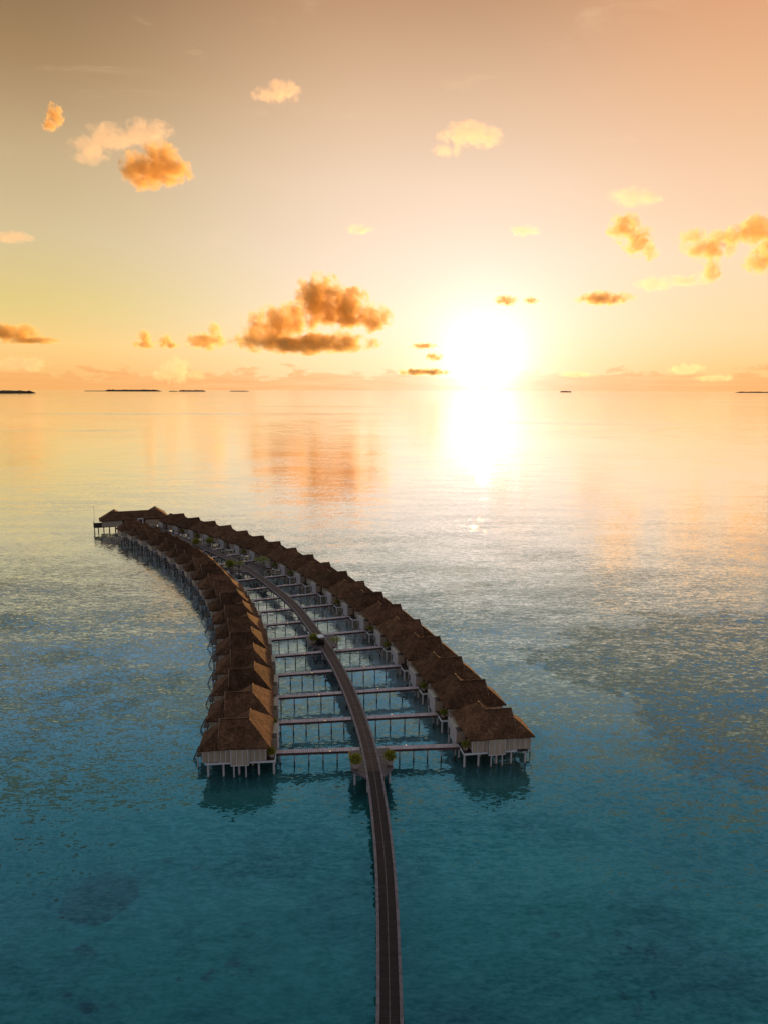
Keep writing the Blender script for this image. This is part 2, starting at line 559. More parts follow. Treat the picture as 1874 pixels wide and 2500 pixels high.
K = 1874 / 1658.0
REEF = [  # centre in photo pixels, radii in metres, rotation, strength
    (1670 * K, 1500 * K, 20, 34, 0.3, 1.9), (1530 * K, 1420 * K, 22, 16, 0.2, 0.5), (1650 * K, 1420 * K, 34, 24, 0.0, 1.1),
    (1400 * K, 1385 * K, 24, 10, 0.0, 0.38), (1260 * K, 1415 * K, 14, 10, 0.0, 0.45), (1650 * K, 1612 * K, 8, 7, 0.0, 1.0),
    (1165 * K, 1500 * K, 5, 3, 0.0, 0.7), (1225 * K, 1560 * K, 5, 3, 0.0, 0.6), (222 * K, 1940 * K, 2.7, 3.1, 0.0, 4.2),
    (1385 * K, 1790 * K, 2.5, 2.0, 0.0, 0.55), (1250 * K, 1710 * K, 2.5, 1.5, 0.0, 0.6), (1100 * K, 2060 * K, 14, 8, 0.2, 0.22),
    (1720 * K, 1380 * K, 50, 24, 0.0, 0.5), (1630 * K, 1570 * K, 12, 15, 0.5, 1.6), (1520 * K, 1470 * K, 12, 10, 0.3, 0.7),
    (1300 * K, 1460 * K, 9, 6, 0.0, 0.5), (1350 * K, 2080 * K, 12, 6, 0.3, 0.20), (1560 * K, 1980 * K, 10, 8, 0.3, 0.20), (520 * K, 1900 * K, 14, 8, 0.2, 0.36),
    (330 * K, 2080 * K, 12, 5, 0.2, 0.36), (360 * K, 1860 * K, 8, 5, 0.0, 0.35),
]
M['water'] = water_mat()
mb = MB()
xs = [-160000, -20000, -2000, -300, 300, 2000, 20000, 160000]
ys = [-20000, -500, 400, 2500, 20000, 200000]
vv = [[mb.v(x, y, 0) for x in xs] for y in ys]
for j in range(len(ys) - 1):
    for i in range(len(xs) - 1):
        mb.bm.faces.new([vv[j][i], vv[j][i + 1], vv[j + 1][i + 1], vv[j + 1][i]])
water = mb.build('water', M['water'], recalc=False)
tag(water, kind='structure')

# ------------------------------------------------------------------ layout (from photo pixels to metres)
RP = [(1247, 1729), (1187, 1660), (1130, 1602), (1077, 1552), (1027, 1511.5), (980, 1476), (935, 1445), (890.5, 1418), (847, 1394),
      (808, 1374), (766, 1354), (726, 1337), (686, 1322), (646, 1309), (606, 1296), (567, 1283), (526.5, 1273), (487, 1264), (449, 1255)]
LP = [(538, 1759.6), (556, 1693), (564, 1637), (567, 1588), (567, 1546), (561, 1510), (551, 1480), (541.7, 1449), (528, 1422.6),
      (511, 1400), (493.6, 1381), (474, 1362), (453, 1344), (431.5, 1330), (407, 1319), (383, 1304), (358, 1292), (331.5, 1281), (305, 1272)]
RIDGE_Z, EAVE_Z, DECK_Z = 8.0, 4.8, 2.45
RIDGE_END = 8.2


def smooth_row(P):
    q = [at_z(x, y, RIDGE_Z) for x, y in P]
    for _ in range(3):
        q = [q[0]] + [(q[i - 1] + 2 * q[i] + q[i + 1]) / 4 for i in range(1, len(q) - 1)] + [q[-1]]
    out = []
    for i in range(len(q)):
        t = q[min(i + 1, len(q) - 1)] - q[max(i - 1, 0)]
        out.append((q[i], math.atan2(-t.x, t.y)))
    return out


RROW = [(p, a * 0.85) for p, a in smooth_row(RP)]
LROW = [(p, a * 0.85) for p, a in smooth_row(LP)]


def origin(p, ang, side):
    return Vector((p.x - side * math.cos(ang) * RIDGE_END, p.y - side * math.sin(ang) * RIDGE_END, 0))


RO = [(origin(p, a, 1), a) for p, a in RROW]
LO = [(origin(p, a, -1), a) for p, a in LROW]

ORD = ['first', 'second', 'third', 'fourth', 'fifth', 'sixth', 'seventh', 'eighth', 'ninth', 'tenth', 'eleventh', 'twelfth', 'thirteenth',
       'fourteenth', 'fifteenth', 'sixteenth', 'seventeenth', 'eighteenth', 'nineteenth']

# ------------------------------------------------------------------ villas
def thatch_roof(mb, faces, thick=0.32, cuts=5, amp=0.10):
    """sloping faces, subdivided and roughened like cut palm leaf, with a soffit and eave edge"""
    bm = mb.bm
    vmap = {}
    def vert(p):
        k = (round(p[0], 3), round(p[1], 3), round(p[2], 3))
        if k not in vmap:
            vmap[k] = mb.v(*p)
        return vmap[k]
    fs = []
    for f in faces:
        fs.append(bm.faces.new([vert(p) for p in f]))
    bmesh.ops.triangulate(bm, faces=fs)
    for _ in range(2):
        bmesh.ops.subdivide_edges(bm, edges=[e for e in bm.edges if e.calc_length() > 0.5], cuts=2, use_grid_fill=True)
        bmesh.ops.triangulate(bm, faces=bm.faces[:])
    bmesh.ops.recalc_face_normals(bm, faces=bm.faces[:])
    if sum(f.normal.z for f in bm.faces) < 0:
        bmesh.ops.reverse_faces(bm, faces=bm.faces[:])
    for v in bm.verts:
        n = mnoise.noise(v.co * 0.9) * 0.6 + mnoise.noise(v.co * 2.7) * 0.5
        sag = 0.0
        v.co.z += amp * n
        v.co.x += 0.05 * mnoise.noise(v.co * 2.1 + Vector((9, 0, 0)))
        v.co.y += 0.05 * mnoise.noise(v.co * 2.1 + Vector((0, 9, 0)))
    ext = bmesh.ops.solidify(bm, geom=bm.faces[:], thickness=thick)


def villa_roof_faces():
    x0, x1, xi = 0.3, 11.1, 7.3
    y0, y1, yb = -3.6, 3.5, 7.4
    ez, rz = EAVE_Z, RIDGE_Z
    xa, xb = 3.8, RIDGE_END
    A, B, Cc = (xa, 0, rz), (xb, 0, rz), (xa, 3.5, rz)
    s = (rz - ez) / 3.6
    gz = rz - 0.75
    gf, gb = (xb, -0.75 / s, gz), (xb, 0.75 / s, gz)
    drop = 0.16
    hf, hb = (xb, -0.75 / s, gz - drop), (xb, 0.75 / s, gz - drop)
    E0, E1, E2, E3, E4, E5 = (x0, y0, ez), (x1, y0, ez), (x1, y1, ez), (xi, y1, ez), (xi, yb, ez), (x0, yb, ez)
    m0, m1 = (xb, y0, ez), (xb, y1, ez)
    V = (xa, 0, rz)
    hs = [
        [E0, m0, gf, B, A],                 # front slope
        [B, gb, m1, E3, A],                 # back slope of the wing, down to the valley
        [A, E3, E4, Cc],                    # ocean slope of the jetty block
        [Cc, E4, E5],                       # back hip
        [Cc, E5, E0, A],                    # jetty slope
    ]
    m0d, m1d = (xb - 0.02, y0 + 0.05, ez - drop), (xb - 0.02, y1 - 0.05, ez - drop)
    hipf = [
        [m0d, (x1, y0 + 0.1, ez - drop), hf],
        [hf, (x1, y0 + 0.1, ez - drop), (x1, y1 - 0.1, ez - drop), hb],
        [hb, (x1, y1 - 0.1, ez - drop), m1d],
    ]
    gable = [[(xb - 0.12, y, z) for _, y, z in (B, gf, gb)]]
    return hs, hipf, gable


VCACHE = {}


def rbox(mb, *a):
    mb.box(*a)
    return mb


def make_villa(side):
    flip = side < 0
    root = empty('water_villa', (0, 0, 0))
    hs, hipf, gable = villa_roof_faces()
    mb = MB(flip); thatch_roof(mb, hs)
    roof = mb.build('roof', M['thatch'], root)
    mb = MB(flip); thatch_roof(mb, hipf, thick=0.26)
    mb.build('end_hip', M['thatch'], roof)
    mb = MB(flip)
    for f in gable: mb.poly(f)
    mb.build('gablet', M['dark_wood'], roof, recalc=False)
    # upper thatch edge, painted pale as if catching light, front and back
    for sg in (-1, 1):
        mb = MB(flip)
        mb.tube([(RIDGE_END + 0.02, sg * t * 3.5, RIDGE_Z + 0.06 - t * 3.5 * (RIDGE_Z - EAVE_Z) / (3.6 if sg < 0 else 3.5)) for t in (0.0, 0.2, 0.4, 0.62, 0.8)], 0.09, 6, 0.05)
        mb.build('lit_verge', M['lit_verge'], roof, smooth=True)
    # ridge caps
    mb = MB(flip)
    z = RIDGE_Z + 0.02
    mb.tube([(3.75 + (RIDGE_END + 0.05 - 3.75) * i / 6, 0, z + 0.03 * math.sin(i * 2)) for i in range(7)], 0.11, 6)
    mb.tube([(3.8, 0.1 + 3.45 * i / 5, z + 0.03 * math.sin(i * 2.3)) for i in range(6)], 0.11, 6)
    mb.build('ridge_cap', M['ridge'], roof, smooth=True)
    # walls
    zt = EAVE_Z + 0.05
    zb = DECK_Z + 0.05
    mb = MB(flip)
    mb.box(1.1, 10.6, -2.9, -2.75, zb, zt)             # front
    mb.build('front_wall', M['panel'], root)
    for bx in ((1.1, 1.25, -2.745, 0.9), (10.45, 10.6, -2.745, 2.6), (6.4, 10.44, 2.45, 2.6), (6.4, 6.55, 2.605, 6.6), (1.0, 6.39, 6.45, 6.6)):
        mb = MB(flip); mb.box(*bx, zb, zt)
        mb.build('side_wall', M['panel'], root)
    # bay of the bath
    mb = MB(flip)
    mb.box(3.7, 6.3, -3.35, -2.905, zb - 0.38, zt - 0.12)
    bay = mb.build('bay', M['panel'], root)
    for x in (3.73, 4.57, 5.43, 6.27):
        mb = MB(flip); mb.box(x - 0.04, x + 0.04, -3.39, -3.353, zb - 0.38, zt - 0.14)
        mb.build('batten', M['white'], bay)
    mb = MB(flip); mb.box(3.64, 6.36, -3.395, -2.9, zb - 0.48, zb - 0.383)
    mb.build('sill', M['white'], bay)
    # battens
    for x in (1.12, 1.95, 2.8, 3.6, 6.4, 7.1, 7.85, 8.75, 9.65, 10.56):
        mb = MB(flip); mb.box(x - 0.04, x + 0.04, -2.94, -2.903, zb, zt - 0.1)
        mb.build('batten', M['white'], root)
    for y in (-2.7, -1.0, 0.85):
        mb = MB(flip); mb.box(1.06, 1.097, y - 0.04, y + 0.04, zb, zt - 0.1)
        mb.build('batten', M['white'], root)
    # floor and white edge beams
    mb = MB(flip)
    mb.prism([(-0.2, -2.88), (10.0, -2.88), (10.0, 2.4), (6.3, 2.4), (6.3, 6.4), (-0.2, 6.4)], DECK_Z - 0.22, DECK_Z)
    mb.build('floor', M['dark_wood'], root)
    for bx in ((-0.3, 3.63, -3.02, -2.885, DECK_Z - 0.26, DECK_Z + 0.02), (6.37, 8.3, -3.02, -2.885, DECK_Z - 0.26, DECK_Z + 0.02),
               (-0.3, -0.205, -2.88, -0.7, DECK_Z - 0.24, DECK_Z + 0.02)):
        mb = MB(flip); mb.box(*bx)
        mb.build('edge_beam', M['white'], root)
    mb = MB(flip); mb.box(8.303, 10.1, -3.0, -2.885, DECK_Z - 0.30, DECK_Z - 0.02)
    mb.build('edge_beam', M['dark_wood'] if side > 0 else M['white'], root)
    # entrance block by the jetty: pale screen facing the walkway
    mb = MB(flip)
    mb.box(-0.40, 1.05, 0.95, 6.3, DECK_Z + 0.0, 4.3)
    bb = mb.build('entrance_block', M['panel'], root)
    mb = MB(flip)
    mb.prism([(-0.47, 0.9), (-0.403, 0.9), (-0.403, 6.35), (-0.47, 6.35)], DECK_Z - 0.7, 4.42)
    mb.build('screen', M['lattice'], bb)
    mb = MB(flip)
    mb.box(-0.36, 1.2, 0.9, 2.3, 4.305, 4.40)
    mb.build('flat_roof', M['dark_wood'], bb)
    mb = MB(flip)
    mb.box(1.0, 1.095, 0.0, 0.80, zb + 0.02, zb + 2.0)
    mb.build('door', M['dark_wood'], root)
    mb = MB(flip)
    mb.box(-0.49, -0.473, 4.9, 5.9, DECK_Z - 0.69, DECK_Z + 0.6)
    mb.build('hatch', M['dark_wood'], bb)
    # deck over the lagoon with steps
    mb = MB(flip)
    mb.box(10.62, 12.0, 0.4, 4.6, DECK_Z - 0.55, DECK_Z - 0.4)
    dk = mb.build('sun_deck', M['dark_wood'], root)
    mb = MB(flip)
    mb.box(6.6, 10.4, 2.65, 6.2, DECK_Z - 0.4, DECK_Z - 0.25)
    mb.build('terrace', M['walk_edge'], root)
    mb = MB(flip)
    for q in (3.25, 4.05):
        mb.tube([(12.02, q, DECK_Z - 0.5), (12.9, q, 0.2)], 0.05, 5)
    for i in range(6):
        x = 12.12 + 0.14 * i
        mb.box(x, x + 0.16, 3.2, 4.1, DECK_Z - 0.68 - 0.36 * i, DECK_Z - 0.62 - 0.36 * i)
    mb.build('ladder', M['dark_wood'], dk)
    # stilts
    spots = [(-0.05, -2.6, 0.16, 2.2), (2.2, -2.6, 0.16, 2.2), (7.5, -2.6, 0.16, 2.2), (9.8, -2.6, 0.16, 2.2), (5.2, -2.3, 0.16, 2.2),
             (4.1, -3.1, 0.11, 1.98), (5.9, -3.1, 0.11, 1.98),
             (-0.05, 0.6, 0.16, 2.2), (3.4, 0.6, 0.16, 2.2), (6.4, 0.6, 0.16, 2.2), (9.8, 1.8, 0.16, 2.2),
             (-0.3, 6.0, 0.16, 2.4), (3.0, 5.9, 0.16, 2.2), (6.1, 5.9, 0.16, 2.2), (-0.3, 3.4, 0.16, 2.4),
             (11.8, 0.6, 0.11, 1.9), (11.8, 4.4, 0.11, 1.9), (9.9, 5.9, 0.12, 2.05)]
    for x, y, r, zt in spots:
        mb = MB(flip)
        mb.lathe([(r, -2.5), (r, zt * 0.5), (r, zt - 0.02)], x, y, 10)
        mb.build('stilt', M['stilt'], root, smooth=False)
    return root


def villa_label(i, sidew):
    n = ORD[i]
    if i == 0:
        return ('thatched water villa on white stilts, nearest of the left row, its jetty-side slope lit orange' if sidew == 'left'
                else 'thatched water villa on white stilts, nearest and lowest in the picture of the right row')
    if i == 18:
        return 'thatched water villa at the far end of the %s row, beside the end pavilion' % sidew
    return 'thatched water villa on stilts, %s from the near end of the %s row' % (n, sidew)


for side, rows, w in ((1, RO, 'right'), (-1, LO, 'left')):
    proto = make_villa(side)
    for i, (o, a) in enumerate(rows):
        v = proto if i == 0 else copy_tree(proto)
        v.location = o
        jr = random.Random(i * 7 + side)
        v.rotation_euler = (0, 0, a + rad(jr.uniform(-1.2, 1.2)))
        v.scale = (1, 1, 1 + jr.uniform(-0.012, 0.02))
        tag(v, villa_label(i, w), 'villa', 'thatched water villas in two rows')


# ------------------------------------------------------------------ jetty
JP = [(0.2, -60), (0.3, 20), (0.6, 55), (0.6, 66.9), (0.4, 78.7), (-0.1, 89.5), (-1.2, 103.7), (-2.5, 114.7), (-4.2, 125.1), (-6.3, 135.9),
      (-8.7, 146.5), (-11.7, 157.9), (-15.2, 169.9), (-22.9, 193.2), (-31.3, 212.3), (-36.5, 223.3), (-41.3, 232.5), (-46.7, 242.3),
      (-54.6, 254.4), (-62.9, 266.7), (-77.5, 287.8), (-82.2, 294.3), (-93.0, 309.0), (-96.0, 313.0)]


def catmull(P, n):
    out = []
    for i in range(len(P) - 1):
        p0, p1, p2, p3 = (Vector(P[max(0, min(len(P) - 1, i + k))]) for k in (-1, 0, 1, 2))
        for s in range(n):
            t = s / n
            out.append(0.5 * ((2 * p1) + (p2 - p0) * t + (2 * p0 - 5 * p1 + 4 * p2 - p3) * t * t + (3 * p1 - p0 - 3 * p2 + p3) * t ** 3))
    out.append(Vector(P[-1]))
    return out


JC = catmull(JP, 6)
JZ = 2.7
JW = 1.2


def strip(name, mat, parent, line, o0, o1, z0, z1):
    """a bar of rectangular section along a plan line, between offsets o0 and o1; UV in metres"""
    bm = bmesh.new()
    uv = bm.loops.layers.uv.new('UVMap')
    rows = []
    d = 0.0
    for i, p in enumerate(line):
        a, b_ = line[max(0, i - 1)], line[min(len(line) - 1, i + 1)]
        t = (b_ - a).normalized()
        nrm_ = Vector((t.y, -t.x))
        if i: d += (p - line[i - 1]).length
        q0, q1 = p + nrm_ * o0, p + nrm_ * o1
        rows.append(([bm.verts.new((q0.x, q0.y, z1)), bm.verts.new((q1.x, q1.y, z1)), bm.verts.new((q1.x, q1.y, z0)), bm.verts.new((q0.x, q0.y, z0))], d))
    for (ra, da), (rb, db) in zip(rows, rows[1:]):
        for k in range(4):
            k2 = (k + 1) % 4
            f = bm.faces.new([ra[k], ra[k2], rb[k2], rb[k]])
            for lp, (dd, kk) in zip(f.loops, ((da, k), (da, k2), (db, k2), (db, k))):
                lp[uv].uv = (dd, (0.0 if kk in (0, 3) else o1 - o0))
    bm.faces.new(rows[0][0])
    bm.faces.new(list(reversed(rows[-1][0])))
    bmesh.ops.recalc_face_normals(bm, faces=bm.faces[:])
    me = bpy.data.meshes.new(name)
    bm.to_mesh(me); bm.free()
    me.materials.append(mat)
    o = bpy.data.objects.new(name, me)
    C.objects.link(o)
    o.parent = parent
    return o


jetty = empty('jetty', (0, 0, 0))
tag(jetty, 'long curved timber jetty running from the foreground between the two rows of villas', 'jetty')
CUT = next(i for i, q in enumerate(JC) if q.y > 105.0)
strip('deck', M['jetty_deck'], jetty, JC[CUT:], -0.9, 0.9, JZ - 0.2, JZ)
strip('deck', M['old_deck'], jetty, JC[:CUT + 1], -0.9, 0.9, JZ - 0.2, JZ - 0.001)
strip('kerb', M['kerb'], jetty, JC, -1.22, -0.9, JZ - 0.28, JZ + 0.06)
strip('kerb', M['kerb'], jetty, JC, 0.9, 1.22, JZ - 0.28, JZ + 0.06)
strip('centre_board', M['walk_edge'], jetty, JC, -0.05, 0.05, JZ - 0.1, JZ + 0.006)
strip('fascia', M['fascia'], jetty, JC, -1.15, -1.0, JZ - 0.65, JZ - 0.285)
strip('fascia', M['fascia'], jetty, JC, 1.0, 1.15, JZ - 0.65, JZ - 0.285)
acc_d = 0.0
for i in range(1, len(JC)):
    acc_d += (JC[i] - JC[i - 1]).length
    if acc_d > 7.5 and JC[i].y > 30 and JC[i].y < 308:
        acc_d = 0.0
        t = (JC[i] - JC[i - 1]).normalized()
        n = Vector((t.y, -t.x))
        for s in (-0.8, 0.8):
            q = JC[i] + n * s
            mb = MB(); mb.lathe([(0.14, -2.5), (0.14, JZ - 0.21)], q.x, q.y, 8)
            mb.build('pile', M['post'], jetty)


def plank_platform(pts, parent, dirv):
    """platform deck with board UVs and a pale rim"""
    bm = bmesh.new()
    uv = bm.loops.layers.uv.new('UVMap')
    z0, z1 = JZ - 0.3, JZ - 0.004
    lo = [bm.verts.new((x, y, z0)) for x, y in pts]
    hi = [bm.verts.new((x, y, z1)) for x, y in pts]
    n = len(pts)
    fs = [bm.faces.new(hi), bm.faces.new(list(reversed(lo)))]
    for i in range(n):
        fs.append(bm.faces.new([lo[i], lo[(i + 1) % n], hi[(i + 1) % n], hi[i]]))
    d = Vector(dirv).normalized()
    for f in fs:
        for lp in f.loops:
            co = lp.vert.co
            lp[uv].uv = (co.x * d.x + co.y * d.y, co.x * d.y - co.y * d.x)
    bmesh.ops.recalc_face_normals(bm, faces=bm.faces[:])
    me = bpy.data.meshes.new('platform')
    bm.to_mesh(me); bm.free()
    me.materials.append(M['platform'])
    o = bpy.data.objects.new('platform', me)
    C.objects.link(o)
    o.parent = parent
    # rim: thin raised pale kerb on the outline
    cx = sum(p[0] for p in pts) / n; cy = sum(p[1] for p in pts) / n
    for i in range(n):
        a, b_ = Vector(pts[i]), Vector(pts[(i + 1) % n])
        t = (b_ - a).normalized()
        nr = Vector((t.y, -t.x))
        if nr.dot(a - Vector((cx, cy))) < 0: nr = -nr
        a2, b2 = a + t * 0.01, b_ - t * 0.01
        if RIMSKIP(a, b_): continue
        mb = MB()
        mb.prism([tuple(a2 + nr * 0.12), tuple(b2 + nr * 0.12), tuple(b2 + nr * 0.003), tuple(a2 + nr * 0.003)], z0 - 0.03, JZ + 0.05)
        mb.build('rim', M['kerb'], o)
    for i in range(n):
        q = Vector((cx, cy)) + (Vector(pts[i]) - Vector((cx, cy))) * 0.86
        mb = MB(); mb.lathe([(0.15, -2.5), (0.15, z0 - 0.01)], q.x, q.y, 8)
        mb.build('pile', M['stilt'], o)
    return o


M['platform'] = plank_mat('platform_boards', (0.10, 0.075, 0.068), (0.19, 0.145, 0.13), 5.0)


def jdist(p):
    return min((p - q).length for q in JC)


def RIMSKIP(a, b_):
    return jdist((a + b_) / 2) < 0.75


P1 = [(-5.2, 112.2), (-4.6, 106.3), (-2.35, 103.9), (0.0, 104.3), (1.35, 106.9), (0.8, 113.3)]
P2 = [(-17.6, 168.3), (-15.9, 161.8), (-13.2, 159.6), (-11.5, 159.9), (-10.6, 161.6), (-11.5, 169.6)]
P3 = [(-48.3, 233.0), (-46.8, 231.4), (-43.0, 230.6), (-40.2, 230.2), (-39.0, 231.6), (-37.0, 237.2), (-38.6, 239.8), (-42.4, 240.4), (-45.0, 238.6)]
P4 = [(-69.0, 273.4), (-67.2, 271.6), (-64.6, 269.0), (-62.2, 269.6), (-62.0, 271.8), (-64.2, 274.8), (-66.6, 275.8)]
for P, d in ((P1, (-0.1, 1)), (P2, (-0.3, 1)), (P3, (-0.45, 0.9)), (P4, (-0.56, 0.83))):
    plank_platform(P, jetty, d)


# ------------------------------------------------------------------ walkways to the villas
def seg_hit(a, b_):
    """where segment a-b meets the jetty centre line"""
    for p, q in zip(JC, JC[1:]):
        r, s = b_ - a, q - p
        den = r.x * s.y - r.y * s.x
        if abs(den) < 1e-9: continue
        t = ((p.x - a.x) * s.y - (p.y - a.y) * s.x) / den
        u = ((p.x - a.x) * r.y - (p.y - a.y) * r.x) / den
        if 0 <= u <= 1 and 0 <= t <= 1: return a + r * t
    return None


for i in range(19):
    l2 = Vector(LO[i][0][:2]); r2 = Vector(RO[i][0][:2])
    h = seg_hit(l2, r2)
    if h is None: h = (l2 + r2) / 2
    for end, w, ang, sd_ in ((l2, 'left', LO[i][1], -1), (r2, 'right', RO[i][1], 1)):
        d = (end - h)
        L = d.length
        u = d.normalized()
        a = h + u * 1.32
        b_ = end - u * 0.0
        zt = DECK_Z
        root = empty('plank_walkway', (a.x, a.y, 0), math.atan2(u.y, u.x))
        ln = (b_ - a).length
        line = [Vector((ln * k / 6, 0)) for k in range(7)]
        strip('deck', M['walk_deck'], root, line, -0.62, 0.62, zt - 0.12, zt + 0.03)
        strip('fascia', M['fascia'], root, line, -0.66, -0.625, zt - 0.36, zt + 0.02)
        strip('fascia', M['fascia'], root, line, 0.625, 0.66, zt - 0.36, zt + 0.02)
        npost = max(2, int(round(ln / 2.3)))
        for k in range(npost):
            x = ln * (k + 0.6) / npost
            mb = MB()
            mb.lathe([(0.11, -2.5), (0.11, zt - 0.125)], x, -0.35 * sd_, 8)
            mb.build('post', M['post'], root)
        mb = MB()
        mb.box(ln * 0.35 - 0.05, ln * 0.35 + 0.05, 0.50, 0.60, zt + 0.035, zt + 0.17)
        mb.build('lamp', M['lamp'], root)
        tag(root, 'plank walkway joining the jetty to the %s villa of the %s row' % (ORD[i], w) if i < 18
            else 'plank walkway joining the jetty to the farthest villa of the %s row' % w,
            'walkway', 'plank walkways branching off the jetty')


# ------------------------------------------------------------------ plants
def leafball(mb, c, r, n, size, seed, squash=0.8):
    rnd = random.Random(seed)
    for _ in range(n):
        d = Vector((rnd.gauss(0, 1), rnd.gauss(0, 1), rnd.gauss(0, 1) + 0.25)).normalized()
        rr = r * (0.45 + 0.6 * rnd.random()) * (0.8 + 0.35 * mnoise.noise(d * 2.2 + Vector((seed, 0, 0))))
        p = Vector(c) + Vector((d.x * rr, d.y * rr, d.z * rr * squash))
        u = Vector((rnd.gauss(0, 1), rnd.gauss(0, 1), rnd.gauss(0, 1))).normalized()
        w = u.cross(d).normalized()
        s = size * (0.6 + 0.8 * rnd.random())
        tip = (d + 0.6 * u).normalized() * s
        mb.bm.faces.new([mb.bm.verts.new(p - w * s * 0.28), mb.bm.verts.new(p + tip * 0.5 - w * 0.02), mb.bm.verts.new(p + tip), mb.bm.verts.new(p + w * s * 0.28)])


def potted_bush(name, loc, r, label, seed, group='bushes in pale pots', pot_h=0.8, mat='leaf'):
    root = empty(name, loc)
    mb = MB()
    k = r / 0.8
    mb.lathe([(0.30 * k, 0.0), (0.42 * k, 0.35 * pot_h), (0.48 * k, 0.8 * pot_h), (0.44 * k, pot_h), (0.38 * k, pot_h - 0.02)], 0, 0, 14)
    mb.build('pot', M['pot'], root, smooth=True)
    mb = MB()
    mb.tube([(0, 0, pot_h - 0.05), (0.03, 0.02, pot_h + r * 0.6)], 0.06, 6, 0.03)
    mb.build('stem', M['dark_wood'], root)
    mb = MB()
    leafball(mb, (0, 0, pot_h + r * 0.62), r, int(520 * min(1.3, k + 0.2)), 0.30 * max(0.7, k), seed)
    mb.build('foliage', M[mat], root, recalc=False)
    tag(root, label, 'plant', group)
    return root


def palm(name, loc, h, r, label, seed, nf=16, trunks=1):
    rnd = random.Random(seed)
    root = empty(name, loc)
    mb = MB()
    mb.lathe([(0.42, 0.0), (0.52, 0.5), (0.50, 0.72), (0.44, 0.70)], 0, 0, 14)
    mb.build('pot', M['pot'], root, smooth=True)
    tops = []
    mb = MB()
    for t in range(trunks):
        dx, dy = rnd.uniform(-0.35, 0.35), rnd.uniform(-0.35, 0.35)
        hh = h * rnd.uniform(0.85, 1.0)
        mb.tube([(dx * 0.3, dy * 0.3, 0.6), (dx * 0.6, dy * 0.6, 0.6 + hh * 0.5), (dx, dy, 0.6 + hh)], 0.09, 7, 0.05)
        tops.append(Vector((dx, dy, 0.6 + hh)))
    mb.build('trunk', M['dark_wood'], root)
    mb = MB()
    for top in tops:
        for k in range(nf):
            a = k * 2.399 + rnd.uniform(-0.3, 0.3)
            up = rnd.uniform(0.1, 1.0)
            ln = r * rnd.uniform(0.8, 1.15)
            prev = top.copy()
            segs = 6
            for s in range(segs):
                t = (s + 1) / segs
                p = top + Vector((math.cos(a) * ln * t, math.sin(a) * ln * t, ln * (up * t - (0.55 + up * 0.75) * t * t)))
                d = (p - prev)
                sdv = Vector((-math.sin(a), math.cos(a), 0))
                for q in (-1, 1):
                    w = 0.34 * r * (1 - 0.6 * abs(t - 0.45)) * (0.7 if s == segs - 1 else 1)
                    e1 = prev + d * 0.9 + sdv * q * w * 0.55 + Vector((0, 0, -w * 0.35))
                    mb.bm.faces.new([mb.bm.verts.new(prev), mb.bm.verts.new(prev + d * 0.55), mb.bm.verts.new(e1 + d * 0.4)])
                prev = p
    mb.build('fronds', M['palm'], root, recalc=False)
    tag(root, label, 'plant', 'young palms and bushes on the jetty platforms')
    return root


def on(px, py, z=JZ):
    return at_z(px, py, z)


gp = 'bushes in pale pots on the jetty platforms'
q = on(870, 1877); potted_bush('potted_bush', (q.x, q.y, JZ), 0.98, 'round bush in pale pot on left corner of the nearest jetty platform', 1, gp, 0.95)
q = on(953, 1868); potted_bush('potted_bush', (q.x, q.y, JZ), 0.95, 'round bush in pale pot on right corner of the nearest jetty platform', 2, gp, 0.95)
q = on(767, 1572); potted_bush('potted_bush', (q.x, q.y, JZ), 1.05, 'dark round bush left of the parked buggy on jetty platform', 3, gp)
palm('potted_palm', (*at_z(821, 1582, JZ).xy, JZ), 1.7, 1.45, 'bright green leafy palm on right edge of buggy platform', 4, 16, 3)
palm('potted_palm', (*at_z(585, 1394, JZ).xy, JZ), 2.2, 1.7, 'yellow green palm on left side of the third jetty platform', 5, 18, 3)
q = on(563, 1390); potted_bush('potted_bush', (q.x, q.y, JZ), 1.5, 'large dark bush at left tip of the third jetty platform', 6, gp)
palm('potted_palm', (*at_z(645, 1384, JZ).xy, JZ), 2.4, 2.2, 'tall spreading green palm at right tip of third jetty platform', 7, 20, 3)
palm('potted_palm', (*at_z(628, 1379, JZ).xy, JZ), 1.6, 1.6, 'low yellow palm beside the tall spreading palm on third platform', 8, 14, 2)
q = on(480, 1335); potted_bush('potted_bush', (q.x, q.y, JZ), 1.5, 'bush at left tip of the farthest jetty platform', 9, gp)
q = on(512, 1332); potted_bush('potted_bush', (q.x, q.y, JZ), 1.4, 'dark bush at right tip of the farthest jetty platform', 10, gp)
for sidew, rows, sgn, which in (('right', RO, 1, (0, 1, 2, 4, 5, 7, 10, 11, 13, 16, 17)), ('left', LO, -1, (0, 1, 3, 5, 6))):
    for i in which:
        o, a = rows[i]
        lx, ly = 0.35, -1.75
        wx = o.x + math.cos(a) * lx * sgn - math.sin(a) * ly
        wy = o.y + math.sin(a) * lx * sgn + math.cos(a) * ly
        potted_bush('deck_plant', (wx, wy, DECK_Z), 0.70, 'leafy plant in pot on entrance deck of the %s villa of the %s row' % (ORD[i], sidew),
                    20 + i + (40 if sgn < 0 else 0), 'potted plants on the villa entrance decks', 0.6)

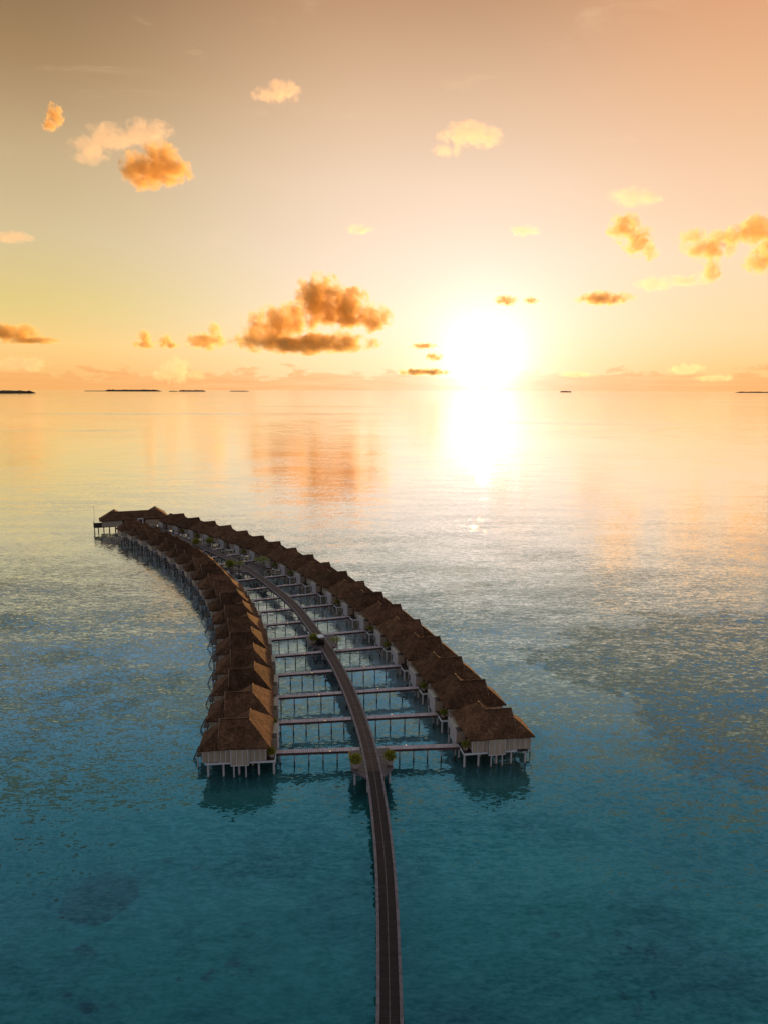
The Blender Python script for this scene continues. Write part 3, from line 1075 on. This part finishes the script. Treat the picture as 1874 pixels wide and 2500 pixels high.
# ------------------------------------------------------------------ buggy and float on the platforms
def buggy(loc, rz):
    root = empty('golf_buggy', loc, rz)
    mb = MB()
    mb.prism([(-0.6, -1.2), (0.6, -1.2), (0.6, 1.2), (-0.6, 1.2)], 0.28, 0.55)
    mb.prism([(-0.55, 0.75), (0.55, 0.75), (0.5, 1.25), (-0.5, 1.25)], 0.551, 0.95)
    mb.prism([(-0.58, -1.18), (0.58, -1.18), (0.58, -0.35), (-0.58, -0.35)], 0.551, 0.85)
    mb.build('body', M['black'], root)
    mb = MB()
    mb.box(-0.54, 0.54, -0.95, -0.36, 0.853, 0.97); mb.box(-0.54, 0.54, -1.1, -0.955, 0.853, 1.35)
    mb.build('seat', M['dark_wood'], root)
    mb = MB()
    mb.prism([(-0.68, -1.25), (0.68, -1.25), (0.68, 0.75), (0.55, 0.95), (-0.55, 0.95), (-0.68, 0.75)], 1.86, 1.94)
    mb.build('canopy', M['white'], root)
    mb = MB()
    for x, y, x2, y2 in ((-0.55, 0.85, -0.58, 0.6), (0.55, 0.85, 0.58, 0.6), (-0.55, -1.1, -0.58, -1.1), (0.55, -1.1, 0.58, -1.1)):
        mb.tube([(x, y, 0.6), (x2, y2, 1.858)], 0.025, 6)
    mb.build('canopy_frame', M['black'], root)
    for x in (-0.62, 0.62):
        for y in (-0.8, 0.85):
            mb = MB()
            mb.tube([(x - 0.1, y, 0.23), (x + 0.1, y, 0.23)], 0.23, 14)
            mb.build('wheel', M['black'], root)
    tag(root, 'dark golf buggy with white canopy parked on the second jetty platform', 'buggy')


q = on(782, 1573)
buggy((q.x, q.y, JZ), rad(25))

q = on(857.5, 1853)
root = empty('life_float', (-4.95, 109.3, JZ), rad(5))
mb = MB()
mb.box(-0.04, 0.04, -0.04, 0.04, 0.0, 1.25)
mb.build('stand', M['dark_wood'], root)
mb = MB()
ring = [(-0.13, 0.42 * math.cos(k * math.pi / 8), 0.85 + 0.42 * math.sin(k * math.pi / 8)) for k in range(17)]
mb.tube(ring, 0.085, 8)
mb.build('ring', M['yellow'], root, smooth=True)
tag(root, 'yellow life ring on a short stand at left edge of the nearest platform', 'life ring')

# ------------------------------------------------------------------ pavilion at the far end
def pavilion():
    root = empty('end_pavilion', (-104.2, 319.0, 0), rad(22))
    tag(root, 'long thatched pavilion with tan walls on stilts at the far end of the jetty', 'pavilion')
    ez, rz = 4.9, 7.9
    X0, X1 = -14.5, 13.5
    Y0, Y1 = -4.2, 4.2
    a, b_ = (X0 + 4.8, 0, rz), (X1 - 5.0, 0, rz)
    faces = [[(X0, Y0, ez), (X1, Y0, ez), b_, a], [(X1, Y1, ez), (X0, Y1, ez), a, b_], [(X0, Y1, ez), (X0, Y0, ez), a], [(X1, Y0, ez), (X1, Y1, ez), b_]]
    mb = MB(); thatch_roof(mb, faces, 0.35)
    roof = mb.build('roof', M['thatch'], root)
    for cx, d in ((-8.2, 6.0), (8.8, 9.0)):
        r = 4.4
        rz2 = rz + 0.25
        f = [[(cx - r, -3.4, ez + 0.1), (cx + r, -3.4, ez + 0.1), (cx, 0.2, rz2)], [(cx + r, -3.4, ez + 0.1), (cx + r, d + 3.5, ez + 0.1), (cx, d, rz2), (cx, 0.2, rz2)],
             [(cx + r, d + 3.5, ez + 0.1), (cx - r, d + 3.5, ez + 0.1), (cx, d, rz2)], [(cx - r, d + 3.5, ez + 0.1), (cx - r, -3.4, ez + 0.1), (cx, 0.2, rz2), (cx, d, rz2)]]
        mb = MB(); thatch_roof(mb, f, 0.3)
        mb.build('cross_roof', M['thatch'], roof)
    mb = MB()
    mb.box(X0 + 1, -5.5, Y0 + 0.9, Y0 + 1.05, 2.2, ez + 0.3)
    mb.box(X0 + 1, X0 + 1.15, Y0 + 1.06, Y1 - 1, 2.2, ez + 0.3)
    mb.box(X1 - 1.15, X1 - 1, Y0 + 1.06, Y1 - 1, 2.2, ez + 0.3)
    mb.box(X0 + 1, X1 - 1, Y1 - 0.99, Y1 - 0.85, 2.2, ez + 0.3)
    mb.build('wall', M['panel'], root)
    mb = MB()
    mb.box(X0 + 0.5, X1 - 0.5, Y0 + 1.1, Y1 - 1.0, 1.95, 2.19)
    mb.build('floor', M['dark_wood'], root)
    mb = MB()
    mb.prism([(X0 - 2.2, -2.6), (X0 + 0.9, -2.6), (X0 + 0.9, -2.45), (X0 - 2.2, -2.45)], 1.9, 4.0)
    mb.prism([(X0 - 2.2, -2.44), (X0 - 2.05, -2.44), (X0 - 2.05, 3), (X0 - 2.2, 3)], 1.9, 4.0)
    mb.build('screen', M['dark_wood'], root)
    # fence of upright boards and the white gate
    mb = MB()
    for k in range(24):
        x = 3.6 + k * 0.42
        y = Y0 - 0.4 - 0.11 * k
        mb.box(x, x + 0.36, y, y + 0.06, 1.9, 4.5 + 0.05 * math.sin(k * 3.1))
    mb.build('board_fence', M['panel'], root)
    mb = MB()
    mb.box(0.4, 0.75, Y0 - 0.2, Y0 + 0.1, 2.2, 4.8); mb.box(2.3, 2.65, Y0 - 0.2, Y0 + 0.1, 2.2, 4.8)
    mb.box(0.3, 2.75, Y0 - 0.25, Y0 + 0.15, 4.81, 5.1)
    g = mb.build('gate_frame', M['white'], root)
    mb = MB(); mb.box(0.76, 2.29, Y0 - 0.1, Y0, 2.2, 4.6)
    mb.build('gate', M['fascia'], g)
    for x in (-16.4, -14.9, -12.8, -10.6, -8.2, -5.0, -1.5, 2, 5, 8, 11.5):
        for y in (-2.4, 2.4):
            mb = MB(); mb.lathe([(0.16, -2.5), (0.16, 1.94)], x, y, 8)
            mb.build('stilt', M['post'], root)
    mb = MB()
    mb.tube([(-16.2, 3.2, 2.0), (-16.2, 3.2, 10.5)], 0.05, 6)
    mb.build('mast', M['black'], root)


pavilion()

# ------------------------------------------------------------------ islands on the horizon
def island(px0, px1, py, hpx, label, seed, bumps=1.0):
    c = at_z((px0 + px1) / 2, py, 0)
    D = c.y
    w = (px1 - px0) / FPX * D
    h = hpx / FPX * D
    mb = MB()
    n = 60
    dep = w * 0.18
    rows = []
    for i in range(n + 1):
        t = i / n
        env = min(1.0, (min(t, 1 - t) / 0.10)) ** 0.6
        x = (t - 0.5) * w
        hh = h * env * (0.62 + bumps * 0.55 * abs(mnoise.noise(Vector((t * 26, seed, 0)))) + 0.25 * mnoise.noise(Vector((t * 70, seed, 3))))
        wd = dep * (0.15 + 0.85 * math.sin(math.pi * t))
        rows.append([mb.v(x, -wd, -1), mb.v(x, -wd, hh * 0.15 + 0.5), mb.v(x, -wd * 0.6, hh + 0.6), mb.v(x, wd * 0.5, hh * 0.9 + 0.6), mb.v(x, wd, -1)])
    for a, b_ in zip(rows, rows[1:]):
        for k in range(4):
            mb.bm.faces.new([a[k], b_[k], b_[k + 1], a[k + 1]])
    o = mb.build('island', M['island'])
    o.location = (c.x, c.y, 0)
    tag(o, label, 'island', 'low islands along the horizon')


island(255, 394, 957.0, 5.2, 'longest low wooded island, on the horizon above the far pavilion', 1)
island(205, 262, 957.0, 1.8, 'thin sandbank just left of the longest wooded island', 2)
island(412, 434, 957.2, 2.2, 'tiny dark islet left of the second wooded island', 3)
island(436, 502, 957.0, 4.2, 'second wooded island, right of the longest one', 4)
island(560, 608, 956.6, 2.2, 'faint thin island, farthest right of those left of the sun', 5)
island(-60, 86, 962.5, 7.5, 'nearest dark rocky island at the left edge of the picture', 6, 1.6)
island(1364, 1393, 956.5, 3.4, 'small flat dark island on the horizon right of the sun', 7)
island(1793, 1900, 956.5, 3.0, 'thin low island at the right edge of the horizon', 8)

# ------------------------------------------------------------------ clouds: closed shells filled with a scattering vapour of uneven density
CD = 9000.0
KD = 1874 / 1658.0


def cloud_mat(name, parts, density, color, g, amp, nscale, seed):
    """parts: (centre, radii) in object space"""
    m = bpy.data.materials.new(name)
    m.use_nodes = True
    nt = NT(m.node_tree)
    nt.n.remove(nt.n['Principled BSDF'])
    p = obj_of(nt)
    f = None
    for c, r in parts:
        q = nt.vmath('SUBTRACT', p, tuple(c)).outputs[0]
        q = nt.vmath('MULTIPLY', q, (1 / r[0], 1 / r[1], 1 / r[2])).outputs[0]
        d = nt.math('SUBTRACT', 1.0, nt.vmath('LENGTH', q).outputs['Value'])
        f = d if f is None else nt.math('SMOOTH_MAX', f, d, 0.25)
    n = nt.noise(nt.mapping(p, loc=(seed * 777.0, 0, seed * 311.0)), nscale, 9, 0.64, 0.35)
    f = nt.math('ADD', f, nt.math('MULTIPLY', nt.math('SUBTRACT', n, 0.535), amp))
    dn = nt.math('MULTIPLY', nt.smooth(f, 0.0, 0.32), density)
    v = nt.new('ShaderNodeVolumeScatter'); a = nt.new('ShaderNodeVolumeAbsorption')
    v.inputs['Color'].default_value = (*color, 1); a.inputs['Color'].default_value = (*color, 1)
    nt.link(dn, v.inputs['Density']); nt.link(dn, a.inputs['Density'])
    v.inputs['Anisotropy'].default_value = g
    ad = nt.new('ShaderNodeAddShader')
    nt.link(v.outputs[0], ad.inputs[0]); nt.link(a.outputs[0], ad.inputs[1])
    nt.link(ad.outputs[0], nt.n['Material Output'].inputs['Volume'])
    return m


CLOUD_N = [0]


def cloud(blobs, label, mat='cloud', D=CD, big=1.0, vox=26.0, seed=0, group='sunset clouds over the sea'):
    cx = sum(b[0] for b in blobs) / len(blobs); cy = sum(b[1] for b in blobs) / len(blobs)
    c = at_y(cx * KD, cy * KD, D)
    k = KD / FPX * D
    bm = bmesh.new()
    parts = []
    for x, y, rx, ry in blobs:
        q = at_y(x * KD, y * KD, D) - c
        dep = 0.6 * (rx + ry)
        rr = (rx * k * 1.25, dep * k * 1.25, ry * k * 1.25)
        parts.append((q, rr))
        ret = bmesh.ops.create_icosphere(bm, subdivisions=3, radius=1.0)
        for v in ret['verts']:
            v.co = Vector((v.co.x * rr[0] * 1.12, v.co.y * rr[1] * 1.12, v.co.z * rr[2] * 1.12)) + q
    mean = sum((b[2] * b[3]) ** 0.5 for b in blobs) / len(blobs) * k
    CLOUD_N[0] += 1
    den, col, g, amp = {'cloud': (1.4, (1.0, 0.73, 0.30), 0.45, 4.2), 'cloud_mid': (1.1, (1.0, 0.74, 0.34), 0.5, 4.2), 'cloud_thin': (0.34, (1.0, 0.85, 0.66), 0.5, 4.2)}[mat]  # orange vapour colours put sunset light into white cloud
    me = bpy.data.meshes.new('cloud')
    bm.to_mesh(me); bm.free()
    me.materials.append(cloud_mat('cloud_vapour', parts, den / mean, col, g, amp, 1.15 / mean, CLOUD_N[0]))
    o = bpy.data.objects.new('cloud', me)
    C.objects.link(o)
    o.location = c
    r = o.modifiers.new('merge', 'REMESH'); r.mode = 'VOXEL'; r.voxel_size = vox; r.use_smooth_shade = True
    tag(o, label, 'cloud', group)
    return o


cloud([(690, 652, 46, 46), (738, 668, 54, 38), (770, 645, 12, 30), (800, 690, 40, 22), (655, 615, 10, 14), (745, 690, 70, 16), (825, 680, 14, 20), (690, 625, 20, 18)],
      'tall ragged dark orange cumulus, upper half of the largest cloud left of the sun')
cloud([(560, 706, 34, 30), (610, 692, 38, 30), (642, 700, 26, 32), (655, 742, 122, 19), (595, 732, 58, 25), (745, 750, 50, 9)],
      'long flat based grey and orange cumulus low left of the sun', seed=1)
cloud([(462, 715, 14, 16), (440, 738, 32, 16), (468, 738, 16, 14)], 'small orange cumulus left of the big cumulus, with a tall right tip', 'cloud_mid', big=0.6, vox=18, seed=2)
cloud([(312, 730, 13, 12), (312, 745, 20, 8)], 'left one of two little round clouds low over the horizon', 'cloud_mid', big=0.45, vox=14, seed=3)
cloud([(358, 738, 14, 11), (366, 747, 18, 7)], 'right one of two little round clouds low over the horizon', 'cloud_mid', big=0.45, vox=14, seed=4)
cloud([(10, 722, 45, 16), (55, 720, 24, 14), (70, 738, 45, 7)], 'flat based dark orange cloud at left edge above the horizon', big=0.7, vox=18, seed=5)
cloud([(305, 370, 36, 30), (345, 358, 40, 34), (372, 368, 28, 26), (405, 380, 12, 10)], 'plump bright orange cloud high on the left', big=0.8, seed=6)
cloud([(240, 300, 50, 20), (310, 290, 50, 20), (190, 325, 34, 22)], 'thin ragged peach cloud veil above the plump orange cloud', 'cloud_thin', big=1.2, seed=7)
cloud([(117, 252, 12, 20), (106, 272, 12, 12)], 'small dark orange cloud scrap high at far left', 'cloud_mid', big=0.5, vox=16, seed=8)
cloud([(610, 198, 28, 17), (580, 206, 30, 11)], 'small bright peach puff, highest cloud in the sky', 'cloud_thin', big=0.6, vox=16, seed=9)
cloud([(1010, 290, 50, 18), (1045, 296, 34, 16), (960, 325, 24, 11)], 'pale peach cloud high above the sun', 'cloud_thin', big=0.9, seed=10)
cloud([(1345, 490, 28, 24), (1375, 520, 26, 26), (1398, 540, 18, 16)], 'leaning orange cloud with white rim on the right', 'cloud_mid', big=0.9, seed=11)
cloud([(1490, 510, 22, 20), (1530, 535, 44, 20), (1560, 510, 22, 18), (1610, 505, 44, 18), (1645, 490, 40, 24), (1535, 580, 16, 26), (1640, 560, 28, 24), (1700, 520, 50, 40)],
      'broad broken bright orange cloud at right edge of the sky', 'cloud_mid', seed=12)
cloud([(1410, 612, 34, 12), (1470, 605, 50, 8), (1525, 595, 24, 10)], 'thin orange streak cloud below the broad right cloud', 'cloud_thin', big=0.7, vox=18, seed=13)
cloud([(1305, 644, 48, 11), (1290, 638, 24, 9)], 'small flat orange cloud right of the sun, below the streak', 'cloud_mid', big=0.5, vox=14, seed=14)
cloud([(1090, 648, 20, 9), (1145, 648, 14, 6)], 'little cloud scrap right above the sun', 'cloud_mid', big=0.4, vox=12, seed=15)
cloud([(915, 803, 46, 6), (890, 805, 25, 5)], 'thin orange streak cloud touching the left rim of the sun glare', 'cloud_mid', big=0.35, vox=10, seed=16)
cloud([(912, 747, 24, 5), (935, 770, 16, 7)], 'small broken cloud scrap left of the sun glare', 'cloud_mid', big=0.35, vox=10, seed=17)
cloud([(1365, 425, 48, 15)], 'pale flat cloud above the leaning right cloud', 'cloud_thin', big=0.6, vox=18, seed=18)
cloud([(380, 800, 26, 24), (345, 812, 22, 10), (420, 812, 20, 10)], 'hazy towering cloud on the horizon left of centre', 'cloud_thin', big=0.6, vox=18, seed=19, D=16000)


cloud([(775, 496, 24, 8)], 'faint pale wisp of cloud between the big cumulus and the zenith haze', 'cloud_thin', vox=10, seed=20)
cloud([(1130, 498, 28, 9)], 'faint pale wisp of cloud straight above the sun', 'cloud_thin', vox=10, seed=21)
cloud([(22, 514, 38, 9)], 'dull orange cloud scrap at left edge, half way up the sky', 'cloud_thin', vox=10, seed=22)
cloud([(1480, 796, 32, 10), (1540, 815, 40, 6)], 'hazy low cumulus on the horizon far right of the sun', 'cloud_thin', vox=14, seed=23, D=16000)
cloud([(1245, 808, 34, 5)], 'thin low cloud bar on the horizon just right of the sun', 'cloud_thin', vox=12, seed=24, D=16000)
cloud([(50, 788, 44, 14), (10, 790, 30, 12)], 'hazy low cloud heap on the horizon at left edge', 'cloud_thin', vox=18, seed=25, D=16000)

# ------------------------------------------------------------------ render settings
S.render.engine = 'CYCLES'
S.view_settings.view_transform = 'Standard'
S.view_settings.look = 'None'
S.view_settings.exposure = 0.0
S.view_settings.gamma = 1.0
S.view_settings.use_curve_mapping = False
S.cycles.use_denoising = True
S.cycles.max_bounces = 8
S.cycles.volume_bounces = 5
S.cycles.volume_step_rate = 0.1
S.cycles.sample_clamp_indirect = 8.0
S.cycles.sample_clamp_direct = 0.0
